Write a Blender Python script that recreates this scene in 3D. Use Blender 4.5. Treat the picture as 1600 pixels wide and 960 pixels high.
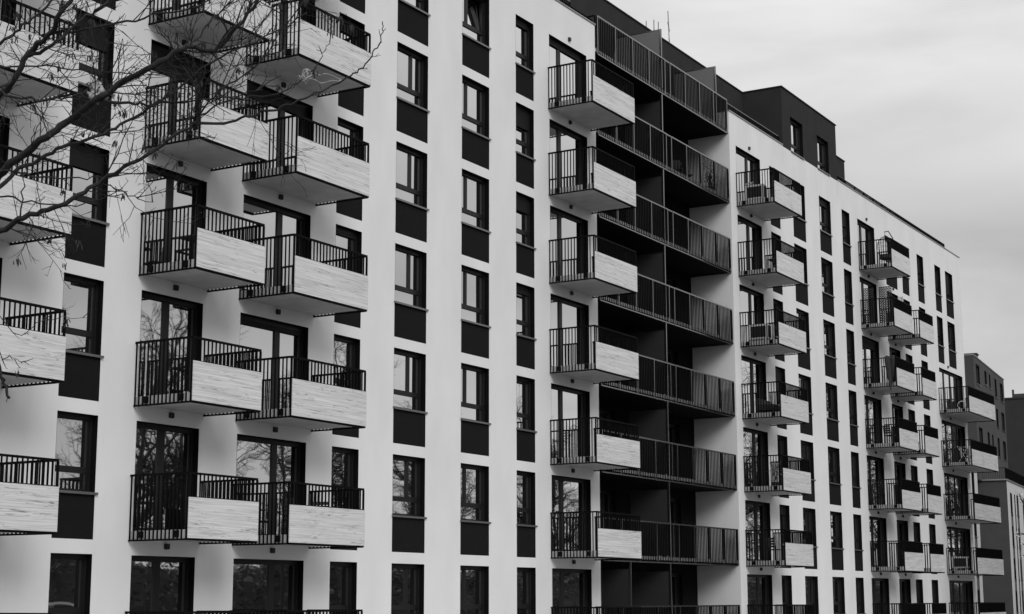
import bpy, math, random
from mathutils import Vector, Matrix
S = bpy.context.scene
for o in list(bpy.data.objects): bpy.data.objects.remove(o)
COL = S.collection

# ------------------------------------------------------------------ camera
YAW, PITCH, ROLL, FPX = math.radians(59.504), math.radians(10.124), math.radians(-.103), 2552.1
fw = Vector((math.sin(YAW)*math.cos(PITCH), math.cos(YAW)*math.cos(PITCH), math.sin(PITCH)))
rt0 = Vector((math.cos(YAW), -math.sin(YAW), 0)); up0 = rt0.cross(fw)
rt = rt0*math.cos(ROLL)+up0*math.sin(ROLL); up = up0*math.cos(ROLL)-rt0*math.sin(ROLL)
EYE = Vector((0, -25.031, 0))
cd = bpy.data.cameras.new('camera'); cam = bpy.data.objects.new('camera', cd); COL.objects.link(cam)
cd.sensor_width = 36; cd.lens = FPX/1600*36; cd.clip_end = 6000; cd.clip_start = .1
M3 = Matrix((rt, up, -fw)).transposed()
cam.matrix_world = Matrix.Translation(EYE) @ M3.to_4x4()
S.camera = cam
def at(x, y, depth):      # a pixel of the 1600x960 photograph at a distance along the view -> point
    return EYE + (fw + rt*((x-800)/FPX) - up*((y-480)/FPX))*depth

# ------------------------------------------------------------------ world: overcast sky, grey
SUN_EL, SUN_AZ = 33, 234     # azimuth in the xy plane, degrees from +X toward +Y: the sun stands behind and left of the camera
w = bpy.data.worlds.new('World'); S.world = w; w.use_nodes = True
nt = w.node_tree; N = nt.nodes; L = nt.links
for n in list(N): N.remove(n)
def nn(tree, t, **k):
    n = tree.nodes.new(t)
    for a, b in k.items(): setattr(n, a, b)
    return n
out = nn(nt, 'ShaderNodeOutputWorld'); bg = nn(nt, 'ShaderNodeBackground'); bg.inputs[1].default_value = .1
sky = nn(nt, 'ShaderNodeTexSky', sky_type='NISHITA'); sky.sun_disc = False
sky.sun_elevation = math.radians(SUN_EL); sky.sun_rotation = math.radians(90-SUN_AZ)
bw = nn(nt, 'ShaderNodeRGBToBW'); L.new(sky.outputs[0], bw.inputs[0])
tc = nn(nt, 'ShaderNodeTexCoord'); sep = nn(nt, 'ShaderNodeSeparateXYZ'); L.new(tc.outputs['Generated'], sep.inputs[0])
el = nn(nt, 'ShaderNodeValToRGB')       # overcast: paler band low down, brighter higher up
r = el.color_ramp; r.elements[0].position = 0; r.elements[0].color = (5.6,)*3+(1,)
r.elements[1].position = 1; r.elements[1].color = (9.0,)*3+(1,)
for p_, c_ in ((.09, 6.3), (.145, 6.6), (.20, 5.3), (.25, 6.3), (.32, 7.9), (.5, 8.6)):
    e = r.elements.new(p_); e.color = (c_,)*3+(1,)

mp = nn(nt, 'ShaderNodeMapping'); mp.inputs['Scale'].default_value = (1.5, 1.5, 5); L.new(tc.outputs['Generated'], mp.inputs[0])
nz = nn(nt, 'ShaderNodeTexNoise'); nz.inputs['Scale'].default_value = 2.3; nz.inputs['Detail'].default_value = 5; nz.inputs['Roughness'].default_value = .5
nz.inputs['Distortion'].default_value = .5
L.new(mp.outputs[0], nz.inputs[0])
cr = nn(nt, 'ShaderNodeMapRange'); cr.inputs[1].default_value = .3; cr.inputs[2].default_value = .7; cr.inputs[3].default_value = .76; cr.inputs[4].default_value = 1.13
L.new(nz.outputs[0], cr.inputs[0])
mu = nn(nt, 'ShaderNodeMath', operation='MULTIPLY'); L.new(el.outputs[0], mu.inputs[0]); L.new(cr.outputs[0], mu.inputs[1])
nz2 = nn(nt, 'ShaderNodeTexNoise'); nz2.inputs['Scale'].default_value = 2.6; nz2.inputs['Detail'].default_value = 4; L.new(mp.outputs[0], nz2.inputs[0])
wv = nn(nt, 'ShaderNodeMath', operation='MULTIPLY_ADD'); wv.inputs[1].default_value = .16; wv.inputs[2].default_value = -.08; L.new(nz2.outputs[0], wv.inputs[0])
ez = nn(nt, 'ShaderNodeMath', operation='ADD'); L.new(sep.outputs[2], ez.inputs[0]); L.new(wv.outputs[0], ez.inputs[1]); L.new(ez.outputs[0], el.inputs[0])
mx = nn(nt, 'ShaderNodeMix'); mx.data_type = 'FLOAT'; mx.inputs[0].default_value = .9
L.new(bw.outputs[0], mx.inputs[2]); L.new(mu.outputs[0], mx.inputs[3])
L.new(mx.outputs[0], bg.inputs[0]); L.new(bg.outputs[0], out.inputs[0])
sd = bpy.data.lights.new('sun', 'SUN'); sd.energy = 1.5; sd.angle = math.radians(28); sd.color = (1, 1, 1)
so = bpy.data.objects.new('sun', sd); COL.objects.link(so)
a, e_ = math.radians(SUN_AZ), math.radians(SUN_EL)
sdir = Vector((math.cos(a)*math.cos(e_), math.sin(a)*math.cos(e_), math.sin(e_)))
so.rotation_euler = sdir.to_track_quat('Z', 'Y').to_euler()
vs = S.view_settings; vs.view_transform = 'Standard'; vs.look = 'None'; vs.exposure = 0; vs.gamma = 1; vs.use_curve_mapping = False

# ------------------------------------------------------------------ materials (the place is built in greys)
def mat(name, v, rough=.8, metal=0, ior=None, noise=0, nscale=3, bump=0, bscale=60, nstretch=(1, 1, 1)):
    m = bpy.data.materials.new(name); m.use_nodes = True; t = m.node_tree; p = t.nodes['Principled BSDF']
    p.inputs['Base Color'].default_value = (v, v, v, 1); p.inputs['Roughness'].default_value = rough; p.inputs['Metallic'].default_value = metal
    if ior: p.inputs['IOR'].default_value = ior
    if noise or bump:
        c = nn(t, 'ShaderNodeTexCoord')
        g = nn(t, 'ShaderNodeMapping'); g.inputs['Scale'].default_value = nstretch; t.links.new(c.outputs['Object'], g.inputs[0])
    if noise:
        z = nn(t, 'ShaderNodeTexNoise'); z.inputs['Scale'].default_value = nscale; z.inputs['Detail'].default_value = 6
        t.links.new(g.outputs[0], z.inputs[0])
        q = nn(t, 'ShaderNodeMapRange'); q.inputs[1].default_value = .3; q.inputs[2].default_value = .7
        q.inputs[3].default_value = v*(1-noise); q.inputs[4].default_value = v*(1+noise)
        t.links.new(z.outputs[0], q.inputs[0]); t.links.new(q.outputs[0], p.inputs['Base Color'])
    if bump:
        z = nn(t, 'ShaderNodeTexNoise'); z.inputs['Scale'].default_value = bscale; z.inputs['Detail'].default_value = 3
        t.links.new(c.outputs['Object'], z.inputs[0])
        b = nn(t, 'ShaderNodeBump'); b.inputs['Strength'].default_value = bump; b.inputs['Distance'].default_value = .01
        t.links.new(z.outputs[0], b.inputs['Height']); t.links.new(b.outputs[0], p.inputs['Normal'])
    return m
M = {}
M['render'] = mat('white_render', .77, .9, noise=.055, nscale=.8, bump=.35, bscale=45, nstretch=(1, 1, .5))
M['charcoal'] = mat('charcoal_render', .0085, .9, ior=1.25, noise=.12, nscale=4, bump=.3, bscale=70)
M['roofstorey'] = mat('dark_grey_render', .026, .9, ior=1.3, noise=.12, nscale=1.5, bump=.3, bscale=50)
M['reveal'] = mat('dark_reveal', .004, .8, ior=1.2)
M['frame'] = mat('anthracite_frame', .010, .45, ior=1.4)
M['rail'] = mat('anthracite_rail', .003, .6, ior=1.18)
M['gallery_rail'] = mat('gallery_rail_metal', .012, .18, ior=3.2)
M['slab'] = mat('grey_concrete', .52, .85, noise=.10, nscale=2.5, bump=.2, bscale=40)
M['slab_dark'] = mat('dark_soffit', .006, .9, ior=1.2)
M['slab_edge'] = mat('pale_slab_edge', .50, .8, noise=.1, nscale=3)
M['sill'] = mat('sill_metal', .20, .35, metal=.6)
M['coping'] = mat('coping_metal', .30, .4, metal=.5)
M['screen'] = mat('grey_screen_shaded', .03, .7, ior=1.3); M['screen_skylit'] = mat('grey_screen_skylit', .14, .6)  # one screen finish; shade below and sky light up top put into colour
M['shutter'] = mat('roller_shutter', .012, .6, ior=1.3)
M['black'] = mat('black_plastic', .012, .5)
M['ac'] = mat('ac_casing', .55, .5)
M['fabric'] = mat('dark_fabric', .03, .95, noise=.3, nscale=6)
M['ground'] = mat('ground_grass', .11, .95, noise=.35, nscale=.6)
M['asphalt'] = mat('asphalt', .05, .9, noise=.2, nscale=2)
M['paving'] = mat('paving', .38, .9, noise=.15, nscale=2)
M['hedge'] = mat('evergreen_leaf', .11, .8, noise=.6, nscale=.5)
M['bark'] = mat('bark', .016, .9, noise=.45, nscale=25, bump=.6, bscale=60)
M['twig'] = mat('twig', .010, .9, noise=.3, nscale=20)
M['seed'] = mat('dry_seed', .02, .8, noise=.4, nscale=30)
M['weathered'] = mat('weathered_plastic', .42, .6); M['plastic'] = mat('white_plastic', .75, .5)
M['mullion_white'] = mat('pale_curtain', .5, .9, noise=.2, nscale=9, nstretch=(6, 1, .2))
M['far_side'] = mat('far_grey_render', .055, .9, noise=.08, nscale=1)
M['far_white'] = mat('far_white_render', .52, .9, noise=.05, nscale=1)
M['far_span'] = mat('far_grey_panel', .11, .9)
M['far_dark'] = mat('far_dark_render', .05, .9, noise=.08, nscale=.6)
M['far_black'] = mat('far_black_render', .026, .9, noise=.12, nscale=.8)
M['blossom'] = mat('pale_twig', .6, .8)
M['carpaint'] = mat('white_car_paint', .75, .2)
M['tyre'] = mat('tyre', .02, .8)
# coated glass: reflection rises steeply with the viewing angle
def glass(name, wav=.006):
    m = bpy.data.materials.new(name); m.use_nodes = True; t = m.node_tree
    p = t.nodes['Principled BSDF']; p.inputs['Base Color'].default_value = (.012, .012, .012, 1); p.inputs['Roughness'].default_value = .1
    gl = nn(t, 'ShaderNodeBsdfGlossy'); gl.inputs['Roughness'].default_value = .015; gl.inputs['Color'].default_value = (.95, .95, .95, 1)
    lw = nn(t, 'ShaderNodeLayerWeight'); lw.inputs[0].default_value = .5
    rp = nn(t, 'ShaderNodeValToRGB'); R = rp.color_ramp
    R.elements[0].position = 0; R.elements[0].color = (.14,)*3+(1,); R.elements[1].position = 1; R.elements[1].color = (1, 1, 1, 1)
    for a_, b_ in ((.3, .64), (.45, .76), (.55, .83), (.68, .88)):
        e = R.elements.new(a_); e.color = (b_,)*3+(1,)
    t.links.new(lw.outputs['Facing'], rp.inputs[0])
    ms = nn(t, 'ShaderNodeMixShader'); t.links.new(rp.outputs[0], ms.inputs[0]); t.links.new(p.outputs[0], ms.inputs[1]); t.links.new(gl.outputs[0], ms.inputs[2])
    oi = nn(t, 'ShaderNodeObjectInfo'); c = nn(t, 'ShaderNodeTexCoord')
    ad = nn(t, 'ShaderNodeVectorMath', operation='ADD'); sc = nn(t, 'ShaderNodeVectorMath', operation='SCALE')
    cm = nn(t, 'ShaderNodeCombineXYZ'); t.links.new(oi.outputs['Random'], cm.inputs[0]); t.links.new(oi.outputs['Random'], cm.inputs[2])
    t.links.new(cm.outputs[0], sc.inputs[0]); sc.inputs['Scale'].default_value = 50
    t.links.new(c.outputs['Object'], ad.inputs[0]); t.links.new(sc.outputs[0], ad.inputs[1])
    z = nn(t, 'ShaderNodeTexNoise'); z.inputs['Scale'].default_value = 1.3; z.inputs['Detail'].default_value = 1
    t.links.new(ad.outputs[0], z.inputs[0])
    b = nn(t, 'ShaderNodeBump'); b.inputs['Strength'].default_value = .25; b.inputs['Distance'].default_value = wav
    t.links.new(z.outputs[0], b.inputs['Height']); t.links.new(b.outputs[0], gl.inputs['Normal'])
    t.links.new(ms.outputs[0], t.nodes['Material Output'].inputs[0])
    return m
M['glass'] = glass('window_glass')
def panel_mat():
    m = bpy.data.materials.new('streaked_panel'); m.use_nodes = True; t = m.node_tree; p = t.nodes['Principled BSDF']
    p.inputs['Roughness'].default_value = .45
    oi = nn(t, 'ShaderNodeObjectInfo'); c = nn(t, 'ShaderNodeTexCoord')
    sc = nn(t, 'ShaderNodeVectorMath', operation='SCALE'); sc.inputs['Scale'].default_value = 37
    cm = nn(t, 'ShaderNodeCombineXYZ'); t.links.new(oi.outputs['Random'], cm.inputs[0]); t.links.new(oi.outputs['Random'], cm.inputs[2]); t.links.new(oi.outputs['Random'], cm.inputs[1])
    t.links.new(cm.outputs[0], sc.inputs[0])
    ad = nn(t, 'ShaderNodeVectorMath', operation='ADD'); t.links.new(c.outputs['Object'], ad.inputs[0]); t.links.new(sc.outputs[0], ad.inputs[1])
    def noise(s, scale, det, dist):
        g = nn(t, 'ShaderNodeMapping'); g.inputs['Scale'].default_value = s; t.links.new(ad.outputs[0], g.inputs[0])
        z = nn(t, 'ShaderNodeTexNoise'); z.inputs['Scale'].default_value = scale; z.inputs['Detail'].default_value = det; z.inputs['Distortion'].default_value = dist
        t.links.new(g.outputs[0], z.inputs[0]); return z
    a1 = noise((.40, .40, 24), 1.6, 6, .3)      # fine grain streaks
    a2 = noise((.36, .36, 7.0), 1.5, 4, .8)  # contour bands turned into thin dark veins
    sn = nn(t, 'ShaderNodeMath', operation='MULTIPLY'); sn.inputs[1].default_value = 46; t.links.new(a2.outputs[0], sn.inputs[0])
    s2 = nn(t, 'ShaderNodeMath', operation='SINE'); t.links.new(sn.outputs[0], s2.inputs[0])
    r2 = nn(t, 'ShaderNodeMapRange'); r2.inputs[1].default_value = .72; r2.inputs[2].default_value = 1; r2.inputs[3].default_value = 0; r2.inputs[4].default_value = 1
    t.links.new(s2.outputs[0], r2.inputs[0])
    a3 = noise((.6, .6, 4), 2.3, 2, 0)
    r3 = nn(t, 'ShaderNodeMapRange'); r3.inputs[1].default_value = .42; r3.inputs[2].default_value = .65; r3.inputs[3].default_value = 0; r3.inputs[4].default_value = .62
    t.links.new(a3.outputs[0], r3.inputs[0])
    m1 = nn(t, 'ShaderNodeMath', operation='MULTIPLY'); t.links.new(r2.outputs[0], m1.inputs[0]); t.links.new(r3.outputs[0], m1.inputs[1])
    r1 = nn(t, 'ShaderNodeMapRange'); r1.inputs[1].default_value = .3; r1.inputs[2].default_value = .7; r1.inputs[3].default_value = .50; r1.inputs[4].default_value = .77
    t.links.new(a1.outputs[0], r1.inputs[0])
    m2 = nn(t, 'ShaderNodeMath', operation='SUBTRACT'); m2.inputs[0].default_value = 1; t.links.new(m1.outputs[0], m2.inputs[1])
    m3 = nn(t, 'ShaderNodeMath', operation='MULTIPLY'); t.links.new(r1.outputs[0], m3.inputs[0]); t.links.new(m2.outputs[0], m3.inputs[1])
    t.links.new(m3.outputs[0], p.inputs['Base Color'])
    return m
M['panel'] = panel_mat()

# ------------------------------------------------------------------ mesh helpers
class MB:
    def __init__(s): s.v = []; s.f = []
    def box(s, x0, x1, y0, y1, z0, z1):
        b = len(s.v)
        s.v += [(x0,y0,z0),(x1,y0,z0),(x1,y1,z0),(x0,y1,z0),(x0,y0,z1),(x1,y0,z1),(x1,y1,z1),(x0,y1,z1)]
        s.f += [(b,b+3,b+2,b+1),(b+4,b+5,b+6,b+7),(b,b+1,b+5,b+4),(b+1,b+2,b+6,b+5),(b+2,b+3,b+7,b+6),(b+3,b,b+4,b+7)]
        return s
    def quad(s, *p):
        b = len(s.v); s.v += [tuple(q) for q in p]; s.f.append(tuple(range(b, b+len(p)))); return s
    def tube(s, pts, rad, n=5, cap=True):
        pts = [Vector(p) for p in pts]; m = len(pts)
        if m < 2: return s
        b = len(s.v); ref = Vector((.3, .2, .93))
        for i, p in enumerate(pts):
            d = (pts[min(i+1, m-1)]-pts[max(i-1, 0)]).normalized()
            u = d.cross(ref)
            if u.length < .05: u = d.cross(Vector((1, 0, 0)))
            u.normalize(); v = d.cross(u); r_ = rad[i] if hasattr(rad, '__len__') else rad
            for k in range(n):
                a_ = 2*math.pi*k/n; q = p+(u*math.cos(a_)+v*math.sin(a_))*r_; s.v.append((q.x, q.y, q.z))
        for i in range(m-1):
            for k in range(n):
                k2 = (k+1) % n; s.f.append((b+i*n+k, b+i*n+k2, b+(i+1)*n+k2, b+(i+1)*n+k))
        if cap: s.f.append(tuple(b+(m-1)*n+k for k in range(n))); s.f.append(tuple(b+k for k in reversed(range(n))))
        return s
    def mesh(s, name, m, smooth=False):
        me = bpy.data.meshes.new(name); me.from_pydata(s.v, [], s.f); me.materials.append(m)
        if smooth: me.polygons.foreach_set('use_smooth', [True]*len(me.polygons))
        me.update(); return me
def obj(name, me, parent=None, loc=(0, 0, 0), rz=0):
    o = bpy.data.objects.new(name, me); COL.objects.link(o); o.location = loc
    if rz: o.rotation_euler = (0, 0, rz)
    if parent: o.parent = parent
    return o
def thing(name, label, cat, loc=(0, 0, 0), rz=0, group=None, me=None):
    o = obj(name, me, None, loc, rz); o['label'] = label; o['category'] = cat
    if group: o['group'] = group
    return o
def structure(o): o['kind'] = 'structure'; return o

# ------------------------------------------------------------------ ground
GZ = -1.78
g = MB(); g.quad((-900, -900, GZ-.03), (1500, -900, GZ-.03), (1500, 1200, GZ-.03), (-900, 1200, GZ-.03)); structure(obj('ground', g.mesh('ground', M['ground'])))
g = MB().box(22, 230, -27, -15, GZ-.02, GZ-.012); structure(obj('road', g.mesh('road', M['asphalt'])))
g = MB().box(-60, 230, -7.36, -.05, GZ-.02, GZ+.09); structure(obj('pavement', g.mesh('pavement', M['paving'])))
g = MB().box(-60, 230, -7.5, -7.36, GZ-.02, GZ+.10).box(22, 230, -15, -14.86, GZ-.02, GZ+.1).box(22, 230, -27.14, -27, GZ-.02, GZ+.1); structure(obj('kerb', g.mesh('kerb', M['slab'])))

# ------------------------------------------------------------------ the apartment building
H = 2.9; HEAD = .93; X0, XA, XB, X1 = 14.0, 48.2, 60.0, 94.2; TOP = 19.64; DEP = 1.84
def head(l): return HEAD+H*l
SILL, SPB, FLOOR = -1.65, -2.60, -2.38       # below head: window sill, underside of the dark panel, door foot
BLD = thing('apartment_building', 'long white apartment block with dark window strips, stacked balconies and a dark recessed gallery section', 'apartment building', (0, 0, 0))
def part(name, mb, m, loc=(0, 0, 0), parent=None, smooth=False):
    return obj(name, mb.mesh(name, M[m], smooth), parent or BLD, loc)
# columns: (x0, x1, kind, split) kind d=door, w=window with mullion, s=single window
COLS = {
 'A': (19.75, 22.41, 'd', 21.35), 'B': (24.07, 25.23, 's', 0), 'C': (26.39, 28.42, 'd', 27.41), 'D': (29.75, 32.39, 'd', 31.40),
 'E': (33.46, 34.62, 's', 0), 'F': (36.18, 37.75, 'w', 37.17), 'G': (39.59, 41.15, 'w', 40.14), 'H': (42.76, 43.90, 's', 0),
 'I': (44.93, 47.56, 'd', 45.95),
 'J': (60.64, 63.27, 'd', 62.27), 'K': (64.32, 65.46, 's', 0), 'L': (67.04, 68.59, 'w', 68.04), 'M': (70.45, 72.0, 'w', 71.0),
 'N': (73.57, 74.70, 's', 0), 'O': (75.85, 78.45, 'd', 76.92), 'P': (80.10, 81.95, 'd', 80.95), 'Q': (82.85, 84.02, 's', 0),
 'R': (85.61, 86.79, 's', 0), 'S': (88.90, 93.62, 'd3', 0), 'T': (88.94, 90.09, 's', 0), 'U': (91.03, 92.52, 'w', 91.55),
}
def levels(c):
    if c == 'S': return range(0, 5)
    if c in 'TU': return range(5, 7)
    return range(0, 7)
opens = {}
for c, (a_, b_, k, sp) in COLS.items():
    for l in levels(c):
        kk = 's' if (c == 'P' and l == 6) else k
        opens[(c, l)] = (a_, b_, head(l)+(SILL if kk in ('s', 'w') else FLOOR), head(l), kk, sp)
def wall_cells(mb, xa, xb, za, zb, holes, y=0):
    xs = sorted({xa, xb} | {h[i] for h in holes for i in (0, 1)}); zs = sorted({za, zb} | {h[i] for h in holes for i in (2, 3)})
    for j in range(len(zs)-1):
        zc = (zs[j]+zs[j+1])/2; run = None
        for i in range(len(xs)-1):
            xc = (xs[i]+xs[i+1])/2
            hit = any(h[0] < xc < h[1] and h[2] < zc < h[3] for h in holes)
            if not hit and run is None: run = xs[i]
            if run is not None and (hit or i == len(xs)-2):
                e = xs[i] if hit else xs[i+1]
                mb.quad((run, y, zs[j]), (e, y, zs[j]), (e, y, zs[j+1]), (run, y, zs[j+1])); run = None
GB = GZ-.1
BACK = 15.0
spand = {}
for c, (a_, b_, k, sp) in COLS.items():
    for l in levels(c):
        if opens[(c, l)][4] in ('s', 'w'): spand[(c, l)] = (a_, b_, head(l)+SPB, head(l)+SILL)
spand[('L', 7)] = None; spand[('M', 7)] = None
def wing(xa, xb, cols, right):
    holes = [opens[k][:4] for k in opens if k[0] in cols]+[spand[k] for k in spand if k[0] in cols and spand[k]]
    mb = MB(); wall_cells(mb, xa, xb, GB, TOP, holes)
    # returns at both ends, parapet back
    mb.quad((xa, BACK if not right else DEP+.3, GB), (xa, 0, GB), (xa, 0, TOP), (xa, BACK if not right else DEP+.3, TOP))
    mb.quad((xb, 0, GB), (xb, BACK, GB), (xb, BACK, TOP), (xb, 0, TOP))
    mb.quad((xa, .3, TOP-.75), (xa, .3, TOP), (xb, .3, TOP), (xb, .3, TOP-.75)); 
    mb.quad((xa, 0, TOP), (xb, 0, TOP), (xb, .3, TOP), (xa, .3, TOP))
    part('wall', mb, 'render')
wing(X0, XA, 'ABCDEFGHI', False); wing(XB, X1, 'JKLMNOPQRSTU', True)
part('wall', MB().quad((X1, BACK, GB), (X0, BACK, GB), (X0, BACK, TOP), (X1, BACK, TOP)), 'render')
part('roof', MB().box(X0+.01, X1-.01, .31, BACK-.01, TOP-.8, TOP-.75), 'slab')
# back wall of the recessed gallery
gal_holes = []
for l in range(0, 7):
    for (a_, b_) in ((48.9, 50.1), (51.0, 53.0), (54.2, 55.4), (56.4, 58.6)): gal_holes.append((a_, b_, head(l)+FLOOR, head(l)))
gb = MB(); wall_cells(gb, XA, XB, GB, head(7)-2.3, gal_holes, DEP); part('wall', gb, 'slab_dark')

# ---- windows and doors, meshes shared by size
cache = {}
def cm(key, fn):
    if key not in cache: cache[key] = fn()
    return cache[key]
WY = .20                       # face of the frames behind the wall face
def frame_mesh(w_, h_, kind, sp):
    def f():
        b = MB(); fr = .10; y0, y1 = WY, .30
        b.box(0, fr, y0, y1, 0, h_).box(w_-fr, w_, y0, y1, 0, h_)
        b.box(fr, w_-fr, y0+.003, y1, h_-.12, h_).box(fr, w_-fr, y0+.003, y1, 0, .09)
        b.box(.0, .045, y0-.05, y0, 0, h_).box(w_-.045, w_, y0-.05, y0, 0, h_)      # shutter guides
        b.box(.046, w_-.046, y0-.04, y0-.002, h_-.10, h_-.001)                            # shutter box
        if kind in ('s', 'w'):
            tz = h_-1.16; b.box(fr, w_-fr, y0-.012, y1, tz-.065, tz+.065)
            if kind == 'w': b.box(sp-.055, sp+.055, y0-.009, y1, tz+.065, h_-.12)
        elif kind == 'd': b.box(sp-.10, sp+.10, y0-.008, y1, .09, h_-.12)
        elif kind == 'd3':
            for q in sp: b.box(q-.07, q+.07, y0-.008, y1, .09, h_-.12)
        return b.mesh('window_frame', M['frame'])
    return cm(('fr', round(w_, 3), round(h_, 3), kind, sp if isinstance(sp, tuple) else round(sp, 3)), f)
def reveal_mesh(w_, h_, dp=.31):
    def f():
        b = MB(); e = .004
        b.quad((e, -.002, 0), (e, dp, 0), (e, dp, h_), (e, -.002, h_)); b.quad((w_-e, -.002, 0), (w_-e, -.002, h_), (w_-e, dp, h_), (w_-e, dp, 0))
        b.quad((0, -.002, h_-e), (0, dp, h_-e), (w_, dp, h_-e), (w_, -.002, h_-e)); b.quad((0, -.002, e), (w_, -.002, e), (w_, dp, e), (0, dp, e))
        b.quad((0, dp, 0), (w_, dp, 0), (w_, dp, h_), (0, dp, h_))
        return b.mesh('reveal', M['reveal'])
    return cm(('rv', round(w_, 3), round(h_, 3), dp), f)
def pane_mesh(w_, h_): return cm(('pn', round(w_, 3), round(h_, 3)), lambda: MB().box(0, w_, .228, .26, 0, h_).mesh('pane', M['glass']))
def sill_mesh(w_): return cm(('si', round(w_, 3)), lambda: MB().box(-.03, w_+.05, -.05, .19, 0, .028).box(-.03, w_+.05, -.05, -.047, -.025, -.0005).mesh('sill', M['sill']))
rng = random.Random(5)
def window(x, y, z, w_, h_, kind, sp, shut=0, sill=True, parent=BLD, name='window', tilt=False):
    spk = tuple(round(q-x, 3) for q in sp) if isinstance(sp, tuple) else (sp-x if sp else 0)
    wo = obj(name, frame_mesh(w_, h_, kind, spk), parent, (x, y, z))
    obj('reveal', reveal_mesh(w_, h_, .8 if tilt else .31), wo)
    fr = .10; t = h_-1.16
    if kind == 's': ps = [(fr, w_-fr, t+.065, h_-.12), (fr, w_-fr, .09, t-.065)]
    elif kind == 'w': ps = [(fr, spk-.055, t+.065, h_-.12), (spk+.055, w_-fr, t+.065, h_-.12), (fr, w_-fr, .09, t-.065)]
    elif kind == 'd': ps = [(fr, spk-.10, .09, h_-.12), (spk+.10, w_-fr, .09, h_-.12)]
    else:
        e = [fr]+[v for q in spk for v in (q-.07, q+.07)]+[w_-fr]; ps = [(e[i], e[i+1], .09, h_-.12) for i in range(0, len(e), 2)]
    for (a_, b_, c_, d_) in ps:
        p = obj('pane', pane_mesh(b_-a_, d_-c_), wo, (a_, 0, c_))
        j = rng.uniform(-.0035, .0035); p.rotation_euler = (rng.uniform(-.002, .002), 0, j)
        if tilt and a_ > fr and c_ > .3:       # the opening sash stands tilted inward
            pw, ph = b_-a_, d_-c_; p.rotation_euler = (-.16, 0, 0); p.location.y = .04; p.location.z += .03
            sash = obj('open_sash', MB().box(0, .05, .215, .27, 0, ph).box(pw-.05, pw, .215, .27, 0, ph).box(.05, pw-.05, .215, .27, 0, .05).box(.05, pw-.05, .215, .27, ph-.05, ph).mesh('open_sash', M['frame']), wo, (a_, .04, c_+.03)); sash.rotation_euler = (-.16, 0, 0)
    if shut:
        b = MB(); n = max(3, int(shut/.05)); zt = h_-.10
        for i in range(n): b.box(.045, w_-.045, WY-.036, WY-.02, zt-(i+1)*shut/n+.004, zt-i*shut/n)
        b.box(.045, w_-.045, WY-.03, WY-.022, zt-shut, zt); obj('roller_shutter', b.mesh('roller_shutter', M['shutter']), wo)
    if sill and kind in ('s', 'w'): obj('sill', sill_mesh(w_), wo, (0, 0, 0))
    return wo
SHUT = {('B', 4): .55, ('B', 3): .42, ('H', 5): .58, ('H', 4): .42, ('H', 3): .16, ('H', 6): .12, ('E', 5): .3, ('C', 4): .5, ('I', 6): .12,
        ('D', 4): .22, ('F', 6): .3, ('M', 6): .2, ('N', 4): .9, ('L', 5): .5, ('Q', 4): 1.2, ('R', 6): .8, ('U', 6): 1.1, ('T', 5): .9,
        ('O', 4): .35, ('K', 3): 1.3, ('K', 1): .3, ('N', 6): .6, ('E', 3): .1, ('D', 2): .12}
for (c, l), (a_, b_, z0, z1, kk, sp) in opens.items():
    if kk == 'd3': sp = (90.45, 91.72, 92.72)
    window(a_, 0, z0, b_-a_, z1-z0, kk, sp, SHUT.get((c, l), 0), name='window' if kk in ('s', 'w') else 'balcony_door', tilt=(c, l) == ('G', 6))
for (a_, b_, z0, z1) in gal_holes:
    window(a_, DEP, z0, b_-a_, z1-z0, 'd', (a_+b_)/2 if b_-a_ > 1.5 else a_+.62, name='balcony_door')
# dark panels under the windows
for k, q in spand.items():
    if not q: continue
    a_, b_, z0, z1 = q; w_ = b_-a_
    me = cm(('sp', round(w_, 3)), lambda: MB().box(0, w_, .018, .2, 0, SILL-SPB-.003).mesh('spandrel_panel', M['charcoal']))
    obj('spandrel_panel', me, BLD, (a_, 0, z0))
# wall lamps over the balcony doors
lampm = MB().box(-.058, .058, -.07, 0, -.058, .058).box(-.04, .04, -.06, -.015, -.065, -.058).mesh('wall_lamp', M['black'])
for c, x in dict(A=21.1, C=27.45, D=31.13, I=46.3, J=62.05, O=77.2, P=81.1, S=90.65).items():
    for l in levels(c):
        if c == 'P' and l == 6: continue
        obj('wall_lamp', lampm, BLD, (x, 0, head(l)+.215))

# ---- balconies
RT, RB = -.25-.93, -1.68-.93     # rail top and foot relative to the door head
BY = -1.62
def front_rail(w_, y=0):
    def f():
        b = MB(); b.box(-.025, w_+.0, -.028, .028, RT-.045, RT)
        b.box(0, w_, -.02, .02, RB, RB+.035)
        n = int(round(w_/.128))
        for i in range(n+1):
            x = i*w_/n
            if i in (0, n): b.box(x-.02, x+.02, -.02, .02, RB+.035, RT-.045)
            else: b.box(x-.006, x+.006, -.019, .019, RB+.035, RT-.045)
        return b.mesh('front_railing', M['rail'])
    return cm(('fr_', round(w_, 3)), f)
def side_rail():
    def f():
        b = MB(); b.box(-.028, .028, BY+.028, -.005, RT-.045, RT); b.box(-.02, .02, BY+.02, -.005, RB, RB+.035)
        n = 14
        for i in range(n):
            y = -.03+(BY+.05)*i/(n)
            b.box(-.012, .012, y-.014, y+.014, RB+.035, RT-.045)
        for y in (-.33, -1.33):                      # fixing brackets at the slab edge
            b.box(-.03, .05, y-.06, y+.06, RB+.07, RB+.21)
        return b.mesh('side_railing', M['rail'])
    return cm('sr', f)
BAL = {'A': (19.66, 22.60), 'C': (26.28, 28.57), 'D': (29.68, 32.61), 'I': (44.85, 47.84), 'J': (60.58, 63.60), 'O': (75.83, 78.76), 'P': (79.97, 82.36), 'S': (88.60, 94.02)}
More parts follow.
